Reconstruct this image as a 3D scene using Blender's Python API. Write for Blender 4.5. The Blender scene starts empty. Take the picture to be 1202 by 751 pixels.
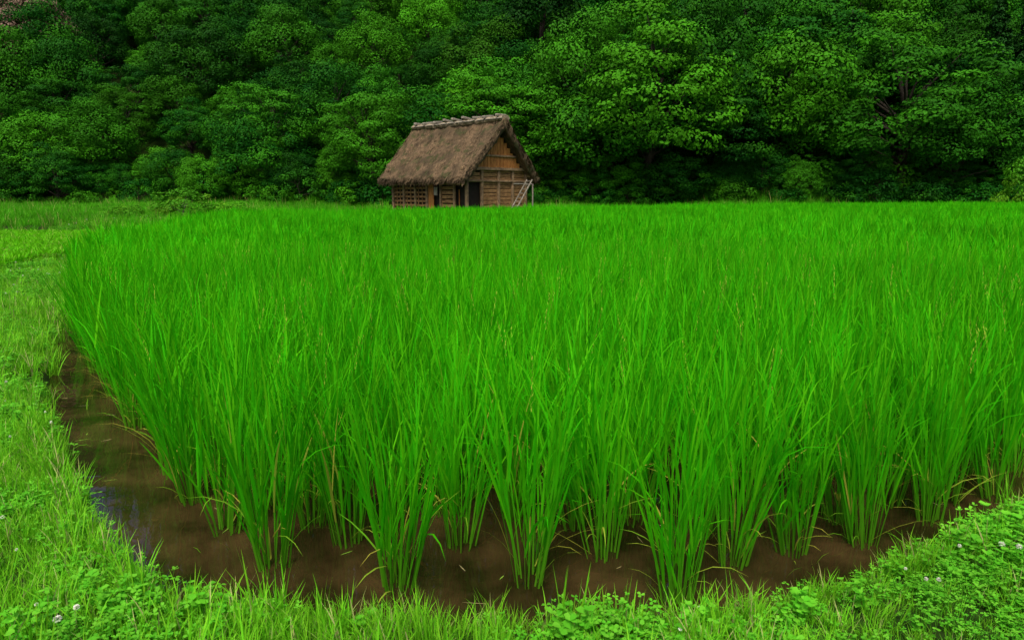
import bpy, math, numpy as np
from mathutils import Vector, Euler
rad=math.radians
scene=bpy.context.scene
COL=scene.collection

# ------------------------------------------------------------------ helpers
def mk_mesh(name,V,F,col=None,mats=(),midx=None,smooth=False):
    V=np.asarray(V,dtype=np.float32); 
    me=bpy.data.meshes.new(name)
    if isinstance(F,np.ndarray):
        n=F.shape[1]
        me.vertices.add(len(V)); me.vertices.foreach_set('co',V.ravel())
        me.loops.add(F.size); me.loops.foreach_set('vertex_index',F.astype(np.int32).ravel())
        me.polygons.add(len(F)); me.polygons.foreach_set('loop_start',np.arange(0,F.size,n,dtype=np.int32))
        try: me.polygons.foreach_set('loop_total',np.full(len(F),n,dtype=np.int32))
        except Exception: pass
        me.update(calc_edges=True)
    else:
        me.from_pydata([tuple(v) for v in V],[],F)
    for m in mats: me.materials.append(m)
    if midx is not None: me.polygons.foreach_set('material_index',np.asarray(midx,dtype=np.int32))
    if smooth: me.polygons.foreach_set('use_smooth',np.ones(len(me.polygons),dtype=bool))
    if col is not None:
        a=me.attributes.new('Col','FLOAT_COLOR','POINT')
        c=np.ones((len(V),4),dtype=np.float32); c[:,:3]=col
        a.data.foreach_set('color',c.ravel())
    me.validate(); me.update()
    return me

def add_obj(name,me,parent=None,coll=None,loc=(0,0,0)):
    o=bpy.data.objects.new(name,me); (coll or COL).objects.link(o)
    o.location=loc
    if parent: o.parent=parent
    return o

def ribbons(p0,az,t0,t1,L,W,segs,kind,rnd,twist=None,prof='leaf'):
    n=len(p0); s=np.linspace(0,1,segs+1)
    t=t0[:,None]+(t1-t0)[:,None]*s[None]**1.5
    d=np.stack([np.sin(t)*np.cos(az)[:,None],np.sin(t)*np.sin(az)[:,None],np.cos(t)],-1)
    step=(L/segs)[:,None,None]
    P=np.concatenate([np.zeros((n,1,3)),np.cumsum((d[:,:-1]+d[:,1:])/2*step,1)],1)+p0[:,None]
    if twist is None: twist=np.zeros(n)
    wa=az+math.pi/2+twist
    side=np.stack([np.cos(wa),np.sin(wa),np.zeros(n)],-1)
    if prof=='leaf': w=np.clip(np.minimum(0.55+2.2*s,1)*np.where(s>0.45,1-((s-0.45)/0.55)**1.6,1),0.03,1)
    else: w=np.ones_like(s)*1.0
    off=side[:,None]*(W[:,None]*w[None]/2)[:,:,None]
    V=np.stack([P-off,P+off],2).reshape(-1,3)
    base=(np.arange(n)*(segs+1)*2)[:,None]+np.arange(segs)[None]*2
    F=np.stack([base,base+1,base+3,base+2],-1).reshape(-1,4)
    C=np.stack([np.broadcast_to(s[None,:,None],(n,segs+1,2)),
                np.broadcast_to(rnd[:,None,None],(n,segs+1,2)),
                np.broadcast_to(kind[:,None,None],(n,segs+1,2))],-1).reshape(-1,3)
    return V,F,C

def join(parts):
    V=[];F=[];C=[];o=0
    for v,f,c in parts:
        V.append(v);F.append(f+o);C.append(c);o+=len(v)
    return np.concatenate(V),np.concatenate(F),np.concatenate(C)

def sdist(P,poly):
    poly=np.asarray(poly,float); A=poly; B=np.roll(poly,-1,0)
    dm=np.full(len(P),1e9); ins=np.zeros(len(P),bool)
    for a,b in zip(A,B):
        e=b-a; t=np.clip(((P-a)@e)/(e@e),0,1)
        dm=np.minimum(dm,np.linalg.norm(P-a-t[:,None]*e,axis=1))
        c=((a[1]>P[:,1])!=(b[1]>P[:,1]))
        with np.errstate(divide='ignore',invalid='ignore'):
            xi=(b[0]-a[0])*(P[:,1]-a[1])/(b[1]-a[1]+1e-12)+a[0]
        ins^=(c&(P[:,0]<xi))
    return np.where(ins,dm,-dm)

# ------------------------------------------------------------------ layout (metres, camera at 0,0)
RICE=[(-1.15,2.80),(-0.3,2.74),(0.67,2.66),(1.5,2.95),(2.6,3.45),(5,4.9),(9,7.2),(24,16),(46,40),(50,57),(38,52),
      (10,42),(-4,33),(-12.3,28.6),(-9.3,17),(-8.6,14.2),(-7.7,12.4),(-4.8,7.4),(-3.0,4.9),(-1.95,3.6)]
FRONT=[(-1.02,2.66),(-0.46,2.52),(0.07,2.58),(0.64,2.42),(-0.23,2.86),(0.40,2.78),(0.95,2.70),(1.25,2.80),(1.60,2.88),(2.03,3.10),(2.53,3.34),(-0.76,2.90),(-1.35,3.0),(-1.66,3.32),(-1.95,3.66)]
WATER=[(-1.28,2.24),(-0.3,2.15),(0.62,2.12),(1.38,2.42),(2.6,3.04),(5,4.6),(9.2,6.9),(24.5,15.4),(47,39.5),(51,58.4),(38,53),
      (9.8,43),(-4.4,34),(-13.2,29.4),(-10.0,17),(-9.2,14.4),(-8.3,12.6),(-6.4,9.7),(-4.8,6.85),(-3.47,4.75),(-2.5,3.5),(-1.90,2.76)]
YOUNG=[(-9.7,12.3),(-34,12.3),(-34,23),(-12.1,23),(-10.0,14.6)]
YWAT=[(-9.55,12.15),(-34.2,12.15),(-34.2,23.2),(-11.9,23.2),(-9.85,14.6)]

def nz(x,y,s,seed=0):
    r=np.random.RandomState(seed); o=0
    for k in range(6):
        a=r.rand()*6.28; f=s*(0.6+r.rand()*1.6); o=o+np.sin((x*math.cos(a)+y*math.sin(a))*f+r.rand()*6.28)
    return o/6
def yfoot(x): return 57+4.5/(1+np.exp((x+14)/5))+1.0*np.sin(x*0.13)
def height(x,y):
    P=np.stack([x,y],-1)
    d=sdist(P,WATER); s=np.clip(d/0.16,0,1); s=s*s*(3-2*s)
    h=0.10+0.02*nz(x,y,3,1)+0.012*nz(x,y,9,2)
    h=h*(1-s)+(-0.10)*s
    h2=np.clip((y-23.3)/1.2,0,1)*np.clip((-x-12.5)/1.5,0,1)*0.28*np.clip((60-y)/10,0,1)
    h=h+h2
    q=y-yfoot(x)
    hill=0.60*np.log1p(np.exp(np.clip(q/1.5,-30,200)))*1.5
    hill=np.where(q>180,0.60*180+0.1*(q-180),hill)
    h=h+hill*(1+0.10*nz(x,y,0.08,3))
    return h

# ------------------------------------------------------------------ materials
def new_mat(name):
    m=bpy.data.materials.new(name); m.use_nodes=True; nt=m.node_tree; nt.nodes.clear(); return m,nt
def N(nt,t,**k):
    n=nt.nodes.new(t)
    for a,b in k.items(): setattr(n,a,b)
    return n
def mixc(nt,f,a,b,bt='MIX'):
    m=N(nt,'ShaderNodeMix',data_type='RGBA',blend_type=bt)
    for i,v in ((0,f),(6,a),(7,b)):
        if isinstance(v,(int,float)): m.inputs[i].default_value=v
        elif isinstance(v,tuple): m.inputs[i].default_value=(*v,1)
        else: nt.links.new(v,m.inputs[i])
    return m.outputs[2]
def mrange(nt,v,a,b,c,d):
    m=N(nt,'ShaderNodeMapRange'); nt.links.new(v,m.inputs[0])
    for i,x in enumerate((a,b,c,d)): m.inputs[i+1].default_value=x
    return m.outputs[0]

def veg_mat(name,low,top,alt,dead,trans=0.35,rough=0.6,spec=0.1,lowend=0.5,noise_s=0.25,vmin=0.7,vmax=1.25,objalt=None):
    m,nt=new_mat(name); L=nt.links
    at=N(nt,'ShaderNodeAttribute',attribute_name='Col'); sp=N(nt,'ShaderNodeSeparateColor'); L.new(at.outputs['Color'],sp.inputs[0])
    oi=N(nt,'ShaderNodeObjectInfo')
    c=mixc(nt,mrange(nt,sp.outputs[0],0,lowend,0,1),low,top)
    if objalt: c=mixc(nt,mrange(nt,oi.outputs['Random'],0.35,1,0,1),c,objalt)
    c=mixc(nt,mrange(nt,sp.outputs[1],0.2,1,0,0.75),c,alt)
    c=mixc(nt,sp.outputs[2],c,dead)
    no=N(nt,'ShaderNodeTexNoise'); no.inputs['Scale'].default_value=noise_s; no.inputs['Detail'].default_value=3
    L.new(oi.outputs['Location'],no.inputs['Vector'])
    a=mrange(nt,no.outputs[0],0.3,0.7,vmin,vmax)
    b=mrange(nt,oi.outputs['Random'],0,1,0.85,1.15)
    mm=N(nt,'ShaderNodeMath',operation='MULTIPLY'); L.new(a,mm.inputs[0]); L.new(b,mm.inputs[1])
    vm=N(nt,'ShaderNodeVectorMath',operation='SCALE'); L.new(c,vm.inputs[0]); L.new(mm.outputs[0],vm.inputs['Scale'])
    bs=N(nt,'ShaderNodeBsdfPrincipled'); bs.inputs['Roughness'].default_value=rough; bs.inputs['Specular IOR Level'].default_value=spec
    L.new(vm.outputs[0],bs.inputs['Base Color'])
    out=N(nt,'ShaderNodeOutputMaterial')
    if trans>0:
        tr=N(nt,'ShaderNodeBsdfTranslucent'); L.new(vm.outputs[0],tr.inputs[0])
        mx=N(nt,'ShaderNodeMixShader'); mx.inputs[0].default_value=trans
        L.new(bs.outputs[0],mx.inputs[1]); L.new(tr.outputs[0],mx.inputs[2]); L.new(mx.outputs[0],out.inputs[0])
    else: L.new(bs.outputs[0],out.inputs[0])
    return m

M_rice=veg_mat('rice_leaf',(0.11,0.31,0.012),(0.040,0.44,0.002),(0.125,0.52,0.004),(0.46,0.46,0.06),trans=0.40,rough=0.75,spec=0.06,vmin=0.86,vmax=1.12)
M_young=veg_mat('young_rice_leaf',(0.10,0.38,0.005),(0.11,0.48,0.004),(0.17,0.52,0.006),(0.4,0.4,0.1),trans=0.4,vmin=0.95,vmax=1.08)
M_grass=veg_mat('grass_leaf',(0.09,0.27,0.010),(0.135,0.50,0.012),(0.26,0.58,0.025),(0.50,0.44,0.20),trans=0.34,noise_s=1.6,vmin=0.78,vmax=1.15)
M_clover=veg_mat('clover_leaf',(0.08,0.29,0.012),(0.085,0.40,0.015),(0.17,0.50,0.03),(0.80,0.80,0.72),trans=0.3,noise_s=1.6,vmin=0.88,vmax=1.12)
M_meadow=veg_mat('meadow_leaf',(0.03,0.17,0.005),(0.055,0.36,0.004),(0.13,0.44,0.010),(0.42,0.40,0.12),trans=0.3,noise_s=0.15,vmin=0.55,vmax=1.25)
M_leaf=veg_mat('tree_leaf',(0.005,0.060,0.003),(0.005,0.060,0.003),(0.042,0.215,0.005),(0.10,0.22,0.03),trans=0.0,rough=0.6,spec=0.05,noise_s=0.10,vmin=0.50,vmax=1.55,objalt=(0.034,0.150,0.003))
M_bush=veg_mat('bush_leaf',(0.06,0.26,0.006),(0.06,0.26,0.006),(0.22,0.46,0.02),(0.4,0.4,0.1),trans=0.2)
M_cedar=veg_mat('cedar_leaf',(0.007,0.05,0.005),(0.007,0.05,0.005),(0.016,0.09,0.007),(0.05,0.12,0.03),trans=0.0,noise_s=0.1)
M_red=veg_mat('reddish_leaf',(0.13,0.085,0.06),(0.13,0.085,0.06),(0.22,0.15,0.11),(0.2,0.14,0.1),trans=0.0)

def simple_mat(name,c1,c2,scale=4,rough=0.8,stretch=(1,1,1),bump=0.3,c3=None,spec=0.3,c4=None):
    m,nt=new_mat(name); L=nt.links
    tc=N(nt,'ShaderNodeTexCoord'); mp=N(nt,'ShaderNodeMapping'); mp.inputs['Scale'].default_value=stretch
    L.new(tc.outputs['Object'],mp.inputs[0])
    n1=N(nt,'ShaderNodeTexNoise'); n1.inputs['Scale'].default_value=scale; n1.inputs['Detail'].default_value=6; n1.inputs['Roughness'].default_value=0.65
    L.new(mp.outputs[0],n1.inputs[0])
    c=mixc(nt,mrange(nt,n1.outputs[0],0.33,0.67,0,1),c1,c2)
    if c3:
        n2=N(nt,'ShaderNodeTexNoise'); n2.inputs['Scale'].default_value=scale*0.12; n2.inputs['Detail'].default_value=5
        L.new(tc.outputs['Object'],n2.inputs[0]); c=mixc(nt,mrange(nt,n2.outputs[0],0.46,0.64,0,0.9),c,c3)
    if c4:
        n3=N(nt,'ShaderNodeTexNoise'); n3.inputs['Scale'].default_value=scale*0.2; n3.inputs['Detail'].default_value=5
        mp2=N(nt,'ShaderNodeMapping'); mp2.inputs['Location'].default_value=(7,3,5); L.new(tc.outputs['Object'],mp2.inputs[0])
        L.new(mp2.outputs[0],n3.inputs[0]); c=mixc(nt,mrange(nt,n3.outputs[0],0.53,0.63,0,0.8),c,c4)
    bs=N(nt,'ShaderNodeBsdfPrincipled'); bs.inputs['Roughness'].default_value=rough; bs.inputs['Specular IOR Level'].default_value=spec
    L.new(c,bs.inputs['Base Color'])
    bp=N(nt,'ShaderNodeBump'); bp.inputs['Strength'].default_value=bump; bp.inputs['Distance'].default_value=0.05
    L.new(n1.outputs[0],bp.inputs['Height']); L.new(bp.outputs[0],bs.inputs['Normal'])
    out=N(nt,'ShaderNodeOutputMaterial'); L.new(bs.outputs[0],out.inputs[0])
    return m
M_bark=simple_mat('bark',(0.02,0.015,0.010),(0.055,0.045,0.032),3)
M_ground=simple_mat('soil_and_turf',(0.014,0.032,0.005),(0.028,0.075,0.008),1.7,0.95,bump=0.5,c3=(0.022,0.020,0.009),spec=0.05)
M_thatch=simple_mat('thatch',(0.040,0.026,0.016),(0.205,0.140,0.080),9,0.95,stretch=(3,0.6,0.6),bump=1.0,c3=(0.060,0.045,0.027),c4=(0.042,0.050,0.018),spec=0.1)
M_straw=simple_mat('straw',(0.035,0.024,0.014),(0.22,0.155,0.090),5,0.95,bump=0.1,spec=0.1,c3=(0.06,0.045,0.028))
M_ridge=simple_mat('ridge_straw',(0.13,0.10,0.065),(0.36,0.29,0.19),7,0.95,bump=0.8)
M_plank=simple_mat('plank_wood',(0.10,0.050,0.018),(0.38,0.215,0.085),3,0.75,stretch=(1,1,4),bump=0.5)
M_orange=simple_mat('gable_board_wood',(0.20,0.070,0.014),(0.50,0.21,0.055),5,0.7,stretch=(3,3,0.6),bump=0.5)
M_post=simple_mat('weathered_log',(0.09,0.06,0.035),(0.32,0.21,0.11),4,0.8,bump=0.4)
M_dark=simple_mat('interior_shade_dark',(0.010,0.008,0.006),(0.022,0.016,0.01),4,0.9)  # near-black colour stands in for the shade inside the hut
M_grey=simple_mat('grey_wood',(0.14,0.12,0.095),(0.32,0.29,0.23),6,0.8)
M_stone=simple_mat('stone',(0.10,0.10,0.09),(0.3,0.29,0.27),5,0.9)

def water_mat():
    m,nt=new_mat('muddy_water'); L=nt.links
    tc=N(nt,'ShaderNodeTexCoord'); n1=N(nt,'ShaderNodeTexNoise'); n1.inputs['Scale'].default_value=2.2; n1.inputs['Detail'].default_value=9; n1.inputs['Roughness'].default_value=0.65
    L.new(tc.outputs['Object'],n1.inputs[0])
    c=mixc(nt,mrange(nt,n1.outputs[0],0.40,0.64,0,1),(0.013,0.008,0.003),(0.052,0.030,0.012))
    bs=N(nt,'ShaderNodeBsdfPrincipled'); L.new(c,bs.inputs['Base Color'])
    bs.inputs['Roughness'].default_value=0.03; bs.inputs['IOR'].default_value=1.45
    bs.inputs['Specular Tint'].default_value=(1.0,0.93,0.80,1)
    n2=N(nt,'ShaderNodeTexNoise'); n2.inputs['Scale'].default_value=9; n2.inputs['Detail'].default_value=2; L.new(tc.outputs['Object'],n2.inputs[0])
    bp=N(nt,'ShaderNodeBump'); bp.inputs['Strength'].default_value=0.12; bp.inputs['Distance'].default_value=0.012
    L.new(n2.outputs[0],bp.inputs['Height']); L.new(bp.outputs[0],bs.inputs['Normal'])
    out=N(nt,'ShaderNodeOutputMaterial'); L.new(bs.outputs[0],out.inputs[0]); return m
M_water=water_mat()

# ------------------------------------------------------------------ terrain + water
def axis(segs):
    a=[]
    for s,e,st in segs: a.append(np.arange(s,e,st))
    return np.concatenate(a+[np.array([segs[-1][1]])])
xs=axis([(-420,-120,30),(-120,-30,3),(-30,-10,0.7),(-10,-7,0.15),(-7,4,0.065),(4,10,0.2),(10,60,1.5),(60,120,4),(120,420,30)])
ys=axis([(-300,-20,28),(-20,0,1.5),(0,1.8,0.15),(1.8,7.5,0.065),(7.5,16,0.16),(16,64,1.0),(64,120,3),(120,420,20)])
X,Y=np.meshgrid(xs,ys); Z=height(X.ravel(),Y.ravel())
V=np.stack([X.ravel(),Y.ravel(),Z],-1)
nx,ny=len(xs),len(ys); I=(np.arange(ny-1)[:,None]*nx+np.arange(nx-1)[None]).ravel()
F=np.stack([I,I+1,I+1+nx,I+nx],-1)
add_obj('ground',mk_mesh('ground',V,F,mats=[M_ground],smooth=True))
add_obj('paddy_water',mk_mesh('paddy_water',[(x,y,0.02) for x,y in WATER],[list(range(len(WATER)))],mats=[M_water]))

# ------------------------------------------------------------------ instancing through geometry nodes
def src_collection(name,meshes):
    c=bpy.data.collections.new(name)
    for i,me in enumerate(meshes):
        o=bpy.data.objects.new('%s_variant_%02d'%(name,i),me); c.objects.link(o)
    return c
def scatter(name,P,rot,scl,idx,coll):
    me=bpy.data.meshes.new(name); me.vertices.add(len(P)); me.vertices.foreach_set('co',np.asarray(P,np.float32).ravel())
    a=me.attributes.new('rot','FLOAT_VECTOR','POINT'); a.data.foreach_set('vector',np.asarray(rot,np.float32).ravel())
    a=me.attributes.new('scl','FLOAT_VECTOR','POINT'); a.data.foreach_set('vector',np.asarray(scl,np.float32).ravel())
    a=me.attributes.new('idx','INT','POINT'); a.data.foreach_set('value',np.asarray(idx,np.int32))
    me.update()
    o=add_obj(name,me)
    ng=bpy.data.node_groups.new(name+'_nodes','GeometryNodeTree')
    ng.interface.new_socket('Geometry',in_out='INPUT',socket_type='NodeSocketGeometry')
    ng.interface.new_socket('Geometry',in_out='OUTPUT',socket_type='NodeSocketGeometry')
    gi=ng.nodes.new('NodeGroupInput'); go=ng.nodes.new('NodeGroupOutput')
    ip=ng.nodes.new('GeometryNodeInstanceOnPoints'); ci=ng.nodes.new('GeometryNodeCollectionInfo')
    ci.inputs['Collection'].default_value=coll; ci.inputs['Separate Children'].default_value=True; ci.inputs['Reset Children'].default_value=True
    def att(n,t):
        x=ng.nodes.new('GeometryNodeInputNamedAttribute'); x.data_type=t; x.inputs['Name'].default_value=n; return x.outputs['Attribute']
    L=ng.links
    L.new(gi.outputs[0],ip.inputs['Points']); L.new(ci.outputs[0],ip.inputs['Instance'])
    ip.inputs['Pick Instance'].default_value=True
    L.new(att('idx','INT'),ip.inputs['Instance Index']); L.new(att('rot','FLOAT_VECTOR'),ip.inputs['Rotation']); L.new(att('scl','FLOAT_VECTOR'),ip.inputs['Scale'])
    L.new(ip.outputs[0],go.inputs[0])
    md=o.modifiers.new('scatter','NODES'); md.node_group=ng
    return o

def jgrid(x0,x1,y0,y1,sx,sy,rotdeg,jit,rng):
    R=max(x1-x0,y1-y0)*0.9; cx,cy=(x0+x1)/2,(y0+y1)/2
    a=np.arange(-R,R,sx); b=np.arange(-R,R,sy); A,B=np.meshgrid(a,b); A=A.ravel();B=B.ravel()
    A=A+rng.uniform(-jit,jit,len(A))*sx; B=B+rng.uniform(-jit,jit,len(B))*sy
    t=rad(rotdeg); x=A*math.cos(t)-B*math.sin(t)+cx; y=A*math.sin(t)+B*math.cos(t)+cy
    k=(x>x0)&(x<x1)&(y>y0)&(y<y1); return np.stack([x[k],y[k]],-1)

# rice clump
def rice_clump(seed,ntil=20,H=1.0,mat=None,wide=1.0,segs=5):
    r=np.random.RandomState(seed); parts=[]
    n=ntil; a=r.uniform(0,6.283,n); rr=0.055*np.sqrt(r.rand(n))
    p=np.stack([rr*np.cos(a),rr*np.sin(a),np.full(n,-0.03)],-1)
    az=a+r.normal(0,0.4,n); t0=rr/0.055*rad(8)+rad(1)+np.abs(r.normal(0,rad(2.2),n)); Ls=r.uniform(0.40,0.66,n)*H
    parts.append(ribbons(p,az,t0,t0+rad(2),Ls,r.uniform(0.005,0.009,n)*wide,3,np.zeros(n),r.rand(n)*0.3,prof='c',twist=r.uniform(0,3.14,n)))
    parts[-1][2][:,0]*=0.5
    for k in range(4):
        fr=r.uniform(0.25,0.98,n) if k else np.ones(n)*0.97
        d=np.stack([np.sin(t0)*np.cos(az),np.sin(t0)*np.sin(az),np.cos(t0)],-1)
        q=p+d*(Ls*fr)[:,None]
        la=az+r.normal(0,1.0,n); lt=t0*0.7+np.abs(r.normal(rad(5),rad(5),n)); Ll=r.uniform(0.30,0.52,n)*H*(1.0 if k else 0.9)
        bend=np.abs(r.normal(rad(9),rad(14),n)); drop=r.rand(n)<0.07; bend[drop]+=rad(70)
        kind=((r.rand(n)<0.05)&(fr<0.55)).astype(float)*r.uniform(0.5,1,n)
        v,f,c=ribbons(q,la,lt,lt+bend,Ll,r.uniform(0.0055,0.0112,n)*wide,segs,kind,r.rand(n),twist=r.normal(0,0.8,n))
        c[:,0]=0.3+0.7*c[:,0]; parts.append((v,f,c))
    m=9; a2=r.uniform(0,6.28,m); q=np.stack([0.04*np.cos(a2),0.04*np.sin(a2),r.uniform(0.0,0.25,m)],-1)
    parts.append(ribbons(q,a2,r.uniform(0.4,0.9,m),r.uniform(1.1,2.2,m),r.uniform(0.14,0.34,m),r.uniform(0.004,0.009,m),4,r.uniform(0.2,1,m),r.rand(m)))
    if seed%3==0 and wide==1.0:
        m=1+seed%2; a2=r.uniform(0,6.28,m); q=np.stack([0.05*np.cos(a2),0.05*np.sin(a2),np.full(m,0.66*H)],-1)
        for j in range(m):
            k=16; s=np.linspace(0,1,k); qq=q[j]+np.stack([0.05*s*math.cos(a2[j]),0.05*s*math.sin(a2[j]),0.05+0.22*s],-1)
            parts.append(ribbons(qq,r.uniform(0,6.28,k),r.uniform(0.2,0.5,k),r.uniform(0.3,0.7,k),np.full(k,0.02),np.full(k,0.005),2,np.full(k,0.6),r.rand(k)))
    V,F,C=join(parts); return mk_mesh('rice_clump',V,F,C,[mat or M_rice])
rng=np.random.RandomState(5)
C_rice=src_collection('rice_plant',[rice_clump(i,29+i%5) for i in range(9)]+[rice_clump(200+i,16,1.0,None,1.7,3) for i in range(5)])
P=jgrid(-14,52,2,58,0.31,0.225,-8,0.19,rng)
FR=np.array(FRONT)
dfr=np.min(np.linalg.norm(P[:,None,:]-FR[None],axis=2),axis=1)
d=sdist(P,RICE); P=P[(d>0)&(dfr>0.20)]; 
far=np.hypot(P[:,0],P[:,1]); 
keep=(far<12)|(rng.rand(len(P))<0.70); P=P[keep]; far=far[keep]
keep=(P[:,0]<0.85*P[:,1]+6); P=P[keep]
P=np.concatenate([FR,P]); far=np.hypot(P[:,0],P[:,1])
n=len(P); s=rng.uniform(0.88,1.08,n)*(1.0+0.06*nz(P[:,0],P[:,1],0.6,7)); s[:len(FR)]=rng.uniform(0.96,1.08,len(FR))
wide=np.where(far<12,rng.uniform(0.92,1.15,n),1.3)
idx=np.where(far<11,rng.randint(0,9,n),rng.randint(9,14,n))
scatter('rice_field',np.c_[P,np.full(n,0.0)],np.c_[rng.normal(0,0.045,n),rng.normal(0,0.045,n),rng.uniform(0,6.28,n)],np.c_[s*wide,s*wide,s],idx,C_rice)
print('rice',n)

C_y=src_collection('young_rice_plant',[rice_clump(20+i,14,0.45,M_young,1.8,3) for i in range(4)])
P=jgrid(-34,-9,12,23,0.24,0.22,5,0.25,rng); P=P[sdist(P,YOUNG)>0]; P=P[P[:,0]>-0.9*P[:,1]-5]; n=len(P)
scatter('young_rice_field',np.c_[P,np.full(n,0.10)],np.c_[np.zeros((n,2)),rng.uniform(0,6.28,n)],np.c_[np.full((n,2),1.6),rng.uniform(0.72,0.8,n)],rng.randint(0,4,n),C_y)

# ------------------------------------------------------------------ grass
def tuft(seed,nb,h0,h1,w,spread,mat,dead=0.03,bend=0.9):
    r=np.random.RandomState(seed); a=r.uniform(0,6.283,nb); rr=spread*np.sqrt(r.rand(nb))
    p=np.stack([rr*np.cos(a),rr*np.sin(a),np.full(nb,-0.01)],-1)
    az=r.uniform(0,6.283,nb); t0=np.abs(r.normal(0.15,0.2,nb)); L=r.uniform(h0,h1,nb)
    kind=(r.rand(nb)<dead)*r.uniform(0.5,1,nb)
    V,F,C=ribbons(p,az,t0,t0+np.abs(r.normal(bend*0.6,bend*0.5,nb)),L,w*r.uniform(0.7,1.3,nb),4,kind,r.rand(nb),twist=r.normal(0,0.5,nb))
    return V,F,C
def leafdisk(c,nrm_tilt,az,size,kind,rnd):
    ca,sa=math.cos(az),math.sin(az)
    pts=[(0,0,0),(0.45,0.36,0.06),(0.95,0.34,0.02),(1.0,0,-0.05),(0.95,-0.34,0.02),(0.45,-0.36,0.06)]
    out=[]
    for x,y,z in pts:
        x*=size;y*=size;z*=size
        x2=x*math.cos(nrm_tilt)-z*math.sin(nrm_tilt); z2=x*math.sin(nrm_tilt)+z*math.cos(nrm_tilt)
        out.append((c[0]+x2*ca-y*sa,c[1]+x2*sa+y*ca,c[2]+z2))
    V=np.array(out); F=np.array([[0,1,2,3],[0,3,4,5]]); C=np.tile([0.9,rnd,kind],(6,1)); return V,F,C
def clover(seed,nl=14,flower=0,size=0.013):
    r=np.random.RandomState(seed); parts=[]
    for i in range(nl):
        a=r.uniform(0,6.28); rr=0.07*math.sqrt(r.rand()); h=r.uniform(0.035,0.085)
        b=np.array([[rr*math.cos(a),rr*math.sin(a),0.0]])
        parts.append(ribbons(b,np.array([a]),np.array([0.1]),np.array([0.3]),np.array([h]),np.array([0.0016]),2,np.zeros(1),np.zeros(1),prof='c'))
        top=parts[-1][0][-1]; az=r.uniform(0,6.28); t=r.uniform(-0.1,0.4); s=size*r.uniform(0.7,1.25); rd=r.rand()
        for k in range(3): parts.append(leafdisk(top,t+r.normal(0,0.15),az+k*2.094,s,0,rd))
    for i in range(flower):
        a=r.uniform(0,6.28); b=np.array([[0.04*math.cos(a),0.04*math.sin(a),0.0]]); h=r.uniform(0.10,0.14)
        parts.append(ribbons(b,np.array([a]),np.array([0.05]),np.array([0.2]),np.array([h]),np.array([0.002]),3,np.zeros(1),np.zeros(1),prof='c'))
        top=parts[-1][0][-1]; k=70
        u=r.uniform(-0.6,1,k); az=r.uniform(0,6.28,k); q=np.sqrt(1-u*u)
        pc=top+0.0035*np.stack([q*np.cos(az),q*np.sin(az),u],-1)
        kd=np.where(u<-0.1,0.55,1.0)
        parts.append(ribbons(pc,az,np.arccos(u),np.arccos(u)+0.3,r.uniform(0.0045,0.007,k),np.full(k,0.0026),2,kd,r.rand(k),prof='c'))
    g=tuft(seed+500,9,0.05,0.12,0.0032,0.06,None); parts.append(g)
    V,F,C=join(parts); return mk_mesh('clover',V,F,C,[M_clover])
def weed(seed):
    r=np.random.RandomState(seed); parts=[]
    for i in range(5):
        a=r.uniform(0,6.28); h=r.uniform(0.06,0.13); b=np.array([[0.03*math.cos(a),0.03*math.sin(a),0.]])
        parts.append(ribbons(b,np.array([a]),np.array([0.1]),np.array([0.35]),np.array([h]),np.array([0.003]),3,np.zeros(1),np.zeros(1),prof='c'))
        v=parts[-1][0]
        for k in range(9):
            j=2+2*r.randint(0,3); parts.append(leafdisk(v[j],r.uniform(-0.1,0.6),r.uniform(0,6.28),r.uniform(0.014,0.032),0,r.rand()))
    V,F,C=join(parts); return mk_mesh('weed',V,F,C,[M_clover])
def tm(*a,**k):
    V,F,C=tuft(*a,**k); return mk_mesh('grass_tuft',V,F,C,[a[6]])
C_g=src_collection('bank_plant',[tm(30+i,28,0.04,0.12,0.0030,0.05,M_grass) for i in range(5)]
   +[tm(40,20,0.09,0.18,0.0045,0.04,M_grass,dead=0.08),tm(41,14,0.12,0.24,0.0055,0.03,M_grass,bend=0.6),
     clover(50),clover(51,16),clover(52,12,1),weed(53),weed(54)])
def bank_pts(x0,x1,y0,y1,dens):
    n=int((x1-x0)*(y1-y0)*dens); P=np.c_[rng.uniform(x0,x1,n),rng.uniform(y0,y1,n)]
    d=sdist(P,WATER); k=(d<0.09)&(sdist(P,YWAT)<0); 
    return P[k]
P1=bank_pts(-6,5,0.9,5.2,600); P2=bank_pts(-15,-4,5.2,14,190); P3=bank_pts(-15,-6,1.5,5.2,90); P4=bank_pts(5,16,1,10,70)
P5=bank_pts(-16,-8,14,30,80)
P=np.concatenate([P1,P2,P3,P4,P5]); n=len(P)
sc=np.concatenate([np.full(len(P1),1.0),np.full(len(P2),1.35),np.full(len(P3),1.7),np.full(len(P4),1.8),np.full(len(P5),1.7)])*rng.uniform(0.6,1.3,n)
front=(P[:,1]<2.6)&(np.abs(P[:,0]-0.3)<1.6); sc[front]*=0.80
lum=nz(P[:,0],P[:,1],1.9,23); sc*=(1+0.40*lum)
patch=nz(P[:,0],P[:,1],2.6,11)+rng.normal(0,0.42,n)
idx=rng.choice([0,1,2,3,4,5,6],n,p=[.175,.175,.175,.17,.17,.10,.035])
cl=patch>0.36; idx[cl]=rng.choice([7,8,9,10,11],cl.sum(),p=[.415,.415,.03,.07,.07])
fl=(P[:,1]<5)&(rng.rand(n)<0.004); idx[fl]=9
dw=sdist(P,WATER); edge=(dw>-0.07)&(rng.rand(n)<0.25); idx[edge]=rng.choice([5,6],edge.sum(),p=[.7,.3])
z=height(P[:,0],P[:,1])
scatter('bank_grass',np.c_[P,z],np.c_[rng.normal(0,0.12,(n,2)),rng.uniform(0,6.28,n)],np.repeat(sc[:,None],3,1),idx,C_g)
print('bank',n)
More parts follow.
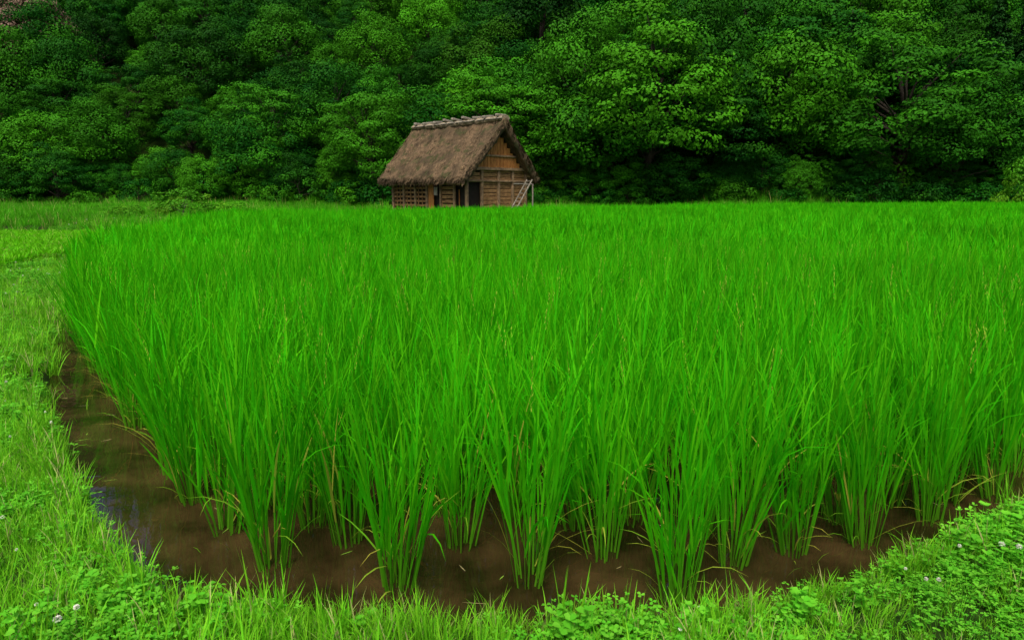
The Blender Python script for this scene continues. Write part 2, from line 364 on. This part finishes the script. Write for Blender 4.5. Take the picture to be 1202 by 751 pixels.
n=1100; P=np.c_[rng.uniform(-9,6,n),rng.uniform(2.1,13,n)]; dd=sdist(P,WATER); k=(dd>0.13)&(dd<1.1)&((P[:,1]<6)|(rng.rand(n)<.4)); P=P[k]; n=len(P)
parts=[ribbons(np.c_[P,np.full(n,0.024)],rng.uniform(0,6.28,n),np.full(n,1.55),np.full(n,1.57),rng.uniform(0.01,0.12,n)**1.0,rng.uniform(0.002,0.007,n),3,rng.choice([0.2,1.0],n,p=[.4,.6]),rng.rand(n))]
n=900; P=np.c_[rng.uniform(-9,6,n),rng.uniform(2.1,13,n)]; dd=sdist(P,WATER); k=(dd>0.11)&(dd<0.8); P=P[k]; n=len(P)
parts.append(ribbons(np.c_[P,np.full(n,0.0)],rng.uniform(0,6.28,n),rng.uniform(0,0.5,n),rng.uniform(0.6,1.3,n),rng.uniform(0.04,0.12,n),rng.uniform(0.003,0.006,n),3,np.zeros(n),rng.rand(n)))
V,F,C=join(parts); add_obj('floating_straw',mk_mesh('floating_straw',V,F,C,[M_grass]))

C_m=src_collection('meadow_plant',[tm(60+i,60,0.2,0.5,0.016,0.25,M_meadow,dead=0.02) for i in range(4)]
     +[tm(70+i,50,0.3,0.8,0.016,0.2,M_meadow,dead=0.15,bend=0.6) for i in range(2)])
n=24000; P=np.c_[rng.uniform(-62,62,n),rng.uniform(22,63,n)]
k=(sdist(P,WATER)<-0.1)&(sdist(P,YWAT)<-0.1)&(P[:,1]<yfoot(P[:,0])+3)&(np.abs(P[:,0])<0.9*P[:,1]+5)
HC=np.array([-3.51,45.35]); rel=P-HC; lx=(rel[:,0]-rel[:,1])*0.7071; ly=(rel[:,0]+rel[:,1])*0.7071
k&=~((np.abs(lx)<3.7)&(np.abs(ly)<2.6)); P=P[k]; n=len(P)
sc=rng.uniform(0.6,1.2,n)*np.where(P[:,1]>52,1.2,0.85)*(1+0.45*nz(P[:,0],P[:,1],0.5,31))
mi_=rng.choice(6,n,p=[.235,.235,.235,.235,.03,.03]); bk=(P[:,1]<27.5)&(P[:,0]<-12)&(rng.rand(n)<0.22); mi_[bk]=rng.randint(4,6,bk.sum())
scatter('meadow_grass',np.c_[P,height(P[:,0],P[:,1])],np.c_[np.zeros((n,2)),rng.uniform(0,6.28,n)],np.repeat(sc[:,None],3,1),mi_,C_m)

# ------------------------------------------------------------------ trees
def tube(p,q,r0,r1,k=6,segs=1,wob=0,r=None):
    p=np.array(p,float);q=np.array(q,float); ax=q-p; ln=np.linalg.norm(ax); ax/=ln
    u=np.cross(ax,[0.3,0.9,0.1]); u/=np.linalg.norm(u); w=np.cross(ax,u)
    V=[]
    for i in range(segs+1):
        t=i/segs; c=p+(q-p)*t
        if wob and 0<i<segs: c=c+r.normal(0,wob,3)
        rr=r0+(r1-r0)*t
        for j in range(k):
            a=6.2832*j/k; V.append(c+rr*(math.cos(a)*u+math.sin(a)*w))
    F=[]
    for i in range(segs):
        for j in range(k): F.append([i*k+j,i*k+(j+1)%k,(i+1)*k+(j+1)%k,(i+1)*k+j])
    V=np.array(V); return V,np.array(F),np.tile([0.5,0.5,0.0],(len(V),1))
def leaves(P,Nrm,size,r,asp=0.6,rd=None):
    n=len(P); Nrm=Nrm/np.linalg.norm(Nrm,axis=1,keepdims=True)
    t=np.cross(Nrm,r.normal(0,1,(n,3))); t/=np.linalg.norm(t,axis=1,keepdims=True); b=np.cross(Nrm,t)
    s=size[:,None]
    V=np.stack([P-t*s,P+b*s*asp-t*s*0.1+Nrm*s*0.15,P+t*s-Nrm*s*0.3,P-b*s*asp-t*s*0.1+Nrm*s*0.15],1).reshape(-1,3)
    F=np.arange(4*n).reshape(n,4); rd=r.rand(n) if rd is None else rd; C=np.repeat(np.stack([r.rand(n),rd,np.zeros(n)],-1),4,0)
    return V,F,C
def tree(seed,H=8,R=3.3,npuff=62,nleaf=260,mat=None,ls=0.088,flat=0.62,zc=0.54,zr=0.44,pk=0.36):
    """broadleaf tree: rounded uneven crown made of many leaf-covered boughs"""
    r=np.random.RandomState(seed); wood=[]; lv=[]
    lean=r.normal(0,0.25,2)
    wood.append(tube((0,0,-0.6),(lean[0],lean[1],H*0.45),0.028*H,0.018*H,7,4,0.05,r))
    wood.append(tube((lean[0],lean[1],H*0.45),(lean[0]*1.5,lean[1]*1.5,H*0.85),0.018*H,0.004*H,6,3,0.08,r))
    ph=r.uniform(0,6.28,6)
    for i in range(npuff):
        u=1-1.66*(i+0.5)/npuff; a=i*2.39996+r.normal(0,0.25); q=math.sqrt(max(0,1-u*u))
        lob=1+0.15*math.sin(2*a+ph[0])+0.12*math.sin(3*a+ph[1]+3*u)+0.12*math.sin(5*u+ph[2])+r.normal(0,0.07)
        k0=0.78*lob
        c=np.array([q*math.cos(a)*R*k0+lean[0],q*math.sin(a)*R*k0+lean[1],H*zc+u*H*zr*(0.82*lob)])
        pr=R*pk*r.uniform(0.55,1.3)
        if i%3==0:
            h0=max(0.14*H,c[2]*0.6); wood.append(tube((lean[0]*h0/H,lean[1]*h0/H,h0),c,0.010*H,0.002*H,4,2,0.12,r))
        tone=np.clip(r.normal(0.36,0.25),0,1)
        k=int(nleaf*pr*pr*r.uniform(0.85,1.15)); nsub=7
        out=np.array([q*math.cos(a),q*math.sin(a),max(u,0)+0.45]); out/=np.linalg.norm(out)
        su=r.normal(0,1,(nsub,3))+out*0.9; SD=su/np.linalg.norm(su,axis=1,keepdims=True)
        D=r.normal(0,1,(k*2,3)); D/=np.linalg.norm(D,axis=1,keepdims=True); D=D[(D@out)>-0.25][:k]; k=len(D)
        near=(D@SD.T).max(1); lump=0.62+0.46*np.clip((near-0.55)/0.45,0,1)
        Pp=c+D*(pr*lump*(0.84+0.20*r.rand(k)))[:,None]*np.array([1,1,flat])
        Pp+=r.normal(0,0.055,(k,3))*pr
        nn=D+np.array([0,0,0.25])+r.normal(0,0.30,(k,3))
        lv.append(leaves(Pp,nn,ls*r.uniform(0.6,1.35,k),r,rd=np.clip(tone+r.normal(0,0.13,k),0,1)))
    W=join(wood); L=join(lv); V,F,C=join([W,L]); mi=np.r_[np.zeros(len(W[1])),np.ones(len(L[1]))]
    return mk_mesh('tree',V,F,C,[M_bark,mat or M_leaf],mi)
def cedar(seed,H=12,R=2.2):
    r=np.random.RandomState(seed); wood=[tube((0,0,-0.5),(0,0,H),0.2,0.02,7,4,0.03,r)]; lv=[]
    for i in range(95):
        v=(i+r.rand())/95; z=H*(0.10+0.88*v); ln=R*(1-v)**0.75*r.uniform(0.7,1.1)+0.15; a=i*2.39996+r.normal(0,0.3)
        k=int(60+110*ln); s=r.rand(k)**0.7; spread=0.32*ln*(0.3+s*(1-s)*2.6)
        al=s*ln; side=r.normal(0,1,k)*spread*0.55
        Pp=np.stack([al*math.cos(a)-side*math.sin(a),al*math.sin(a)+side*math.cos(a),z-0.35*al*al/ln+0.1*ln-np.abs(r.normal(0,0.16,k))-0.2*np.abs(side)],-1)
        nn=r.normal(0,0.5,(k,3))+np.array([math.cos(a)*0.7,math.sin(a)*0.7,0.6]); lv.append(leaves(Pp,nn,0.12*r.uniform(0.6,1.3,k),r,0.4))
        wood.append(tube((0,0,z),(ln*0.9*math.cos(a),ln*0.9*math.sin(a),z-0.2*ln),0.03,0.006,4))
    W=join(wood); L=join(lv); V,F,C=join([W,L]); mi=np.r_[np.zeros(len(W[1])),np.ones(len(L[1]))]
    return mk_mesh('cedar',V,F,C,[M_bark,M_cedar],mi)
TV=[tree(100,7.6,3.5),tree(101,8.4,3.3,66),tree(102,7.0,3.8,60,pk=0.32),tree(103,8.8,3.6,84,240,flat=0.42,pk=0.30),tree(104,8.2,4.0,90,240,flat=0.38,pk=0.29),tree(105,7.6,3.0,54,pk=0.42),
    cedar(110),cedar(111,12,1.9),
    tree(120,2.0,1.5,22,420,ls=0.07,zc=0.45,zr=0.5),tree(121,1.6,1.6,22,420,ls=0.07,zc=0.45,zr=0.5)]
C_t=src_collection('forest_tree',TV)
r=np.random.RandomState(77)
P=jgrid(-98,95,55,106,5.2,4.9,17,0.36,r); f=yfoot(P[:,0]); k=(P[:,1]>f+0.8)&(np.abs(P[:,0])<0.85*P[:,1]+12); P=P[k]; n=len(P)
s=r.uniform(0.68,1.25,n)+np.clip((P[:,0]+5)/30,0,0.35)
idx=r.randint(0,6,n); ced=(r.rand(n)<0.02)|((P[:,0]>38)&(P[:,1]<70)&(r.rand(n)<0.6)); idx[ced]=r.randint(6,8,ced.sum())
P=list(map(tuple,P)); s=list(s); idx=list(idx)
for (x,y,sc,i) in [(11.0,58.5,1.75,3),(5.6,61,1.5,1),(17.5,62,1.4,4),(24,61.5,1.75,0),(32.5,58.5,1.75,4),(28,65,1.7,3),(38,61,1.5,1),(43,60,1.35,6),(46,62,1.5,7),(-1.5,60,1.3,4),(-6.0,62.5,1.15,0)]:
    P.append((x,y));s.append(sc);idx.append(i)
zo_=[0.5]*len(P)
for i in range(46):
    x=-66+132*(i+r.uniform(0.1,0.9))/46; P.append((x,float(yfoot(np.array(x)))+r.uniform(0.3,3.0))); s.append(r.uniform(0.42,0.72)); idx.append(r.randint(0,6)); zo_.append(r.uniform(0.9,1.5))
for i in range(200):
    x=r.uniform(-62,62); P.append((x,float(yfoot(np.array(x)))+r.uniform(-0.8,5.0))); s.append(r.uniform(0.5,1.45)); idx.append(r.randint(8,10)); zo_.append(0.4)
P=np.array(P); s=np.array(s); n=len(P)
scatter('forest',np.c_[P,height(P[:,0],P[:,1])-np.array(zo_)],np.c_[r.normal(0,0.06,(n,2)),r.uniform(0,6.28,n)],np.c_[s*r.uniform(0.9,1.15,n),s*r.uniform(0.9,1.15,n),s*r.uniform(0.85,1.15,n)],idx,C_t)
print('trees',n)
x,y=-53.5,79.0
o=add_obj('reddish_tree',tree(130,9,3.8,60,200,mat=M_red),loc=(x,y,float(height(np.array([x]),np.array([y]))[0])+0.3)); o.scale=(1.35,1.35,1.15)
for (x,y,sx,sz,v,mm) in [(-15.2,31.6,0.95,0.62,8,M_bush),(-13.6,32.8,0.75,0.5,9,M_bush),(-17.4,31.0,0.5,0.4,9,M_bush),(37.7,49.5,1.3,1.85,8,M_bush)]:
    o=add_obj('round_bush',TV[v].copy(),loc=(x,y,float(height(np.array([x]),np.array([y]))[0]))); o.scale=(sx,sx,sz)
    o.data.materials[1]=mm

# ------------------------------------------------------------------ the hut
hut=bpy.data.objects.new('thatched_hut',None); COL.objects.link(hut); hut.location=(-3.51,45.35,0); hut.rotation_euler=(0,0,rad(-45))
r=np.random.RandomState(9)
def boxes(name,lst,mat,bev=0.01,jit=0.0):
    V=[];F=[]
    for (c,s,*rt) in lst:
        R=np.eye(3)
        if rt: R=np.array(Euler(rt[0]).to_matrix())
        b=len(V)
        for dx in(-1,1):
            for dy in(-1,1):
                for dz in(-1,1):
                    V.append(np.array(c)+R@(np.array([dx*s[0],dy*s[1],dz*s[2]])/2)+r.normal(0,jit,3))
        for q in([0,1,3,2],[4,6,7,5],[0,4,5,1],[2,3,7,6],[0,2,6,4],[1,5,7,3]): F.append([b+i for i in q])
    o=add_obj(name,mk_mesh(name,V,F,mats=[mat]),hut)
    if bev: m=o.modifiers.new('b','BEVEL'); m.width=bev; m.segments=1
    return o
L2,W2=3.65,2.5
ns,nu=70,30
def prof(half,zt,ze,n):
    u=np.linspace(-1,1,2*n+1); y=u*half; z=zt-(zt-ze)*np.abs(u)**0.97
    k=np.abs(u)<0.05; z[k]-=0.05; return y,z
yo,zo=prof(3.32,6.0,2.42,nu); yi,zi=prof(2.98,5.35,2.12,nu)
V=[];m=len(yo)
tt=np.linspace(-1,1,ns+1)
for t in tt:
    for (yy,zz,outer) in ((yo,zo,1),(yi,zi,0)):
        for j in range(m):
            ext=4.2+0.27*(zo[j]-2.42)/3.6
            sag=-0.07*(1-t*t)*(1-abs(yo[j])/3.4)
            x=t*ext; nn=(0.045*math.sin(x*5.1+zz[j]*3)+0.04*math.sin(x*2.3-zz[j]*6.1)+r.normal(0,0.028)) if outer else r.normal(0,0.02)
            s=np.sign(yy[j])
            V.append((x+(r.normal(0,0.03) if abs(t)>0.98 else 0),yy[j]+s*nn*0.7,zz[j]+nn*0.7+sag))
V=np.array(V); F=[]
for i in range(ns):
    for j in range(m-1):
        a=i*2*m+j; b=a+2*m; F.append([a,b,b+1,a+1]); a+=m;b+=m; F.append([a,a+1,b+1,b])
    a=i*2*m; b=a+2*m; F.append([a,a+m,b+m,b]); a+=m-1;b+=m-1; F.append([a,b,b+m,a+m])
for j in range(m-1):
    F.append([j,j+1,j+1+m,j+m]); a=ns*2*m+j; F.append([a,a+m,a+m+1,a+1])
add_obj('roof',mk_mesh('roof',V,np.array(F),mats=[M_thatch]),hut)
def straw():
    n=7500; side=r.choice([-1,1],n); u=r.rand(n); u[:2200]=1.0-0.02*r.rand(2200); x=r.uniform(-1,1,n); e=slice(2200,4600); x[e]=np.sign(x[e])*(1-0.01*r.rand(2400))
    y=3.32*u*side; z=6.0-3.58*u**0.97; ext=4.2+0.27*(z-2.42)/3.6
    dep=np.zeros(n); dep[:4600]=r.uniform(-0.42,0.02,4600)
    P=np.stack([x*ext,y+dep*0.5*side,z-0.07*(1-x*x)*(1-u)+0.03+dep*0.75],-1)
    az=np.where(side>0,math.pi/2,-math.pi/2)+r.normal(0,0.25,n); t0=rad(137)+r.normal(0,0.12,n)
    Vv,Ff,Cc=ribbons(P,az,t0-0.15,t0+0.15,r.uniform(0.15,0.38,n),r.uniform(0.02,0.05,n),2,np.zeros(n),r.rand(n),twist=r.normal(0,0.3,n))
    return mk_mesh('loose_straw',Vv,Ff,Cc,[M_straw])
add_obj('loose_straw',straw(),hut)
V=[];F=[];k=10;st=60
for i in range(st+1):
    x=-4.42+8.84*i/st; rr=0.24+0.03*math.sin(i*1.3)+r.normal(0,0.015); zc=5.93-0.07*(1-(x/4.4)**2)
    for j in range(k): a=6.2832*j/k; V.append((x,rr*1.35*math.cos(a)+r.normal(0,0.012),zc+rr*0.75*math.sin(a)+r.normal(0,0.012)))
for i in range(st):
    for j in range(k): F.append([i*k+j,i*k+(j+1)%k,(i+1)*k+(j+1)%k,(i+1)*k+j])
F.append(list(range(k))[::-1]); F.append([st*k+j for j in range(k)])
add_obj('ridge_cap',mk_mesh('ridge_cap',V,F,mats=[M_ridge]),hut)
lst=[]
for i in range(9):
    x=-4.0+i*1.0+r.normal(0,0.05); lst.append(((x,0,6.12),(0.20,r.uniform(0.75,1.0),0.16),(r.normal(0,0.1),0,r.normal(0,0.12))))
lst+= [((0,0.32,5.93),(8.9,0.09,0.09)),((0,-0.32,5.93),(8.9,0.09,0.09))]
boxes('ridge_logs',lst,M_grey,0.03)
boxes('interior_shade_block',[((-0.0,0,1.45),(2*L2-0.35,2*W2-0.35,2.7))],M_dark,0)  # solid block painted near-black so the openings look unlit inside
def gable(x):
    lst=[];n=17
    for i in range(n):
        w=2*2.35/n; y=-2.35+w*(i+0.5); top=5.25-(5.25-2.3)*abs(y)/2.75-0.12
        if top-3.05>0.1: lst.append(((x+r.normal(0,0.01),y,(3.05+top)/2),(0.05,w-0.025,top-3.05)))
    return lst
boxes('gable_boards',gable(L2+0.16)+gable(-L2-0.16),M_orange,0.006)
boxes('gable_backing',[((s*(L2-0.02),0,(2.8+z)/2),(0.04,2*y,z-2.8)) for s in(-1,1) for z,y in((3.4,1.7),(4.0,1.1),(4.6,0.5))],M_dark,0)  # sheets in the same painted shade, behind the gable boards
P_=[]
for sx in(-1,1):
    for y in(-2.5,-1.3,0.1,1.3,2.5): P_.append(((sx*(L2+0.03),y,1.45),(0.19,0.19,2.95)))
for sy in(-1,1):
    for x in(-2.45,-1.25,-0.05,1.3,2.6): P_.append(((x,sy*(W2+0.03),1.35),(0.16,0.16,2.7)))
boxes('posts',P_,M_post,0.03,0.01)
B=[]
for sx in(-1,1):
    B+= [((sx*(L2+0.10),0,2.98),(0.20,5.9,0.20)),((sx*(L2+0.09),0,2.25),(0.12,5.3,0.13)),((sx*(L2+0.24),0,3.75),(0.08,2.9,0.12)),((sx*(L2+0.04),0,0.30),(0.22,5.3,0.22))]
    B+= [((sx*(L2+0.42),s*1.62,3.72),(0.12,0.12,4.3),(s*rad(42.5),0,0)) for s in(-1,1)]
for sy in(-1,1): B+= [((0,sy*(W2+0.08),2.62),(8.0,0.16,0.18)),((0,sy*(W2+0.05),0.33),(7.5,0.2,0.2))]
boxes('beams',B,M_post,0.03,0.008)
pl=[]
for sx in(-1,1):
    for (a,b) in((-2.4,-1.4),(-1.2,0.0),(0.2,1.2),(1.4,2.4)):
        if sx>0 and a==-2.4: zs=[2.42,2.66]
        else: zs=np.arange(0.5,2.85,0.235)
        for z in zs: pl.append(((sx*(L2-0.02+r.normal(0,0.008)),(a+b)/2,z),(0.06,b-a,0.205)))
boxes('gable_wall_planks',pl,M_plank,0.012,0.004)
pl=[];xsn=[-3.55,-2.53,-1.33,-0.13,1.22,2.52,3.55]
for sy in(-1,1):
    for a,b in zip(xsn[:-1],xsn[1:]):
        if sy<0 and a==-0.13: zs=[2.35]
        elif sy<0 and a==2.52: zs=[2.1,2.35]
        else: zs=np.arange(0.5,2.5,0.27)
        for z in zs: pl.append((((a+b)/2,sy*(W2-0.02),z),(b-a,0.07,0.13 if a<1 else 0.2),(0,r.normal(0,0.008),0)))
        if a<-0.2:
            for q in(0.33,0.66): pl.append(((a+(b-a)*q,sy*(W2+0.03),1.4),(0.06,0.05,2.0)))
boxes('side_wall_lattice',pl,M_plank,0.012,0.004)
pl=[((0.35,-(W2+0.02),1.25),(0.5,0.05,1.9)),((2.9,-(W2-0.1),1.0),(0.06,0.05,1.5))]
boxes('sliding_door',pl,M_orange,0.01)
boxes('notice_board',[((0.92,-(W2+0.12),1.65),(0.34,0.04,0.5))],M_grey,0.01)
lad=[]
x0=L2+0.55
for s in(-0.0,0.45): lad.append(((x0+s,1.35,1.40),(0.06,0.08,2.45),(rad(-38),0,0)))
for i in range(8):
    t=-1.1+2.2*i/7; lad.append(((x0+0.225,1.35+t*math.sin(rad(38))*1.0,1.40+t*math.cos(rad(38))),(0.46,0.11,0.04)))
lad+=[((x0+0.45,2.15,1.1),(0.07,0.07,2.0)),((x0+0.22,1.5,2.1),(0.05,1.6,0.06))]
boxes('ladder',lad,M_grey,0.01)
boxes('foundation_stones',[((x,y,0.14),(0.42,0.36,0.24),(0,0,r.uniform(0,1))) for x in(-3.65,-1.2,1.3,3.65) for y in(-2.53,0,2.53) if not(y==0 and abs(x)<3)],M_stone,0.06,0.02)

# ------------------------------------------------------------------ light, camera
SA=195
w=bpy.data.worlds.new('World'); scene.world=w; w.use_nodes=True; nt=w.node_tree
bg=nt.nodes.get('Background') or nt.nodes.new('ShaderNodeBackground')
sky=nt.nodes.new('ShaderNodeTexSky'); sky.sky_type='NISHITA'; sky.sun_disc=False; sky.sun_elevation=rad(60); sky.sun_rotation=rad(SA)
sky.air_density=1.0; sky.dust_density=6.0; sky.ozone_density=0.3
nt.links.new(sky.outputs[0],bg.inputs[0]); bg.inputs[1].default_value=0.15
ld=bpy.data.lights.new('sun','SUN'); ld.energy=3.0; ld.angle=rad(22); ld.color=(1,0.95,0.84)
lo=bpy.data.objects.new('sun',ld); COL.objects.link(lo)
az=rad(SA); el=rad(60); dv=Vector((math.sin(az)*math.cos(el),math.cos(az)*math.cos(el),math.sin(el)))
lo.rotation_euler=dv.to_track_quat('Z','Y').to_euler(); lo.location=(0,-5,30)
cd=bpy.data.cameras.new('camera'); cam=bpy.data.objects.new('camera',cd); COL.objects.link(cam)
cam.location=(0,0,1.6); cam.rotation_euler=(rad(90-10.6),0,0); cd.lens=24; cd.sensor_width=36; cd.clip_end=2000; cd.clip_start=0.05
scene.camera=cam
scene.view_settings.view_transform='Standard'; scene.view_settings.look='None'; scene.view_settings.exposure=0
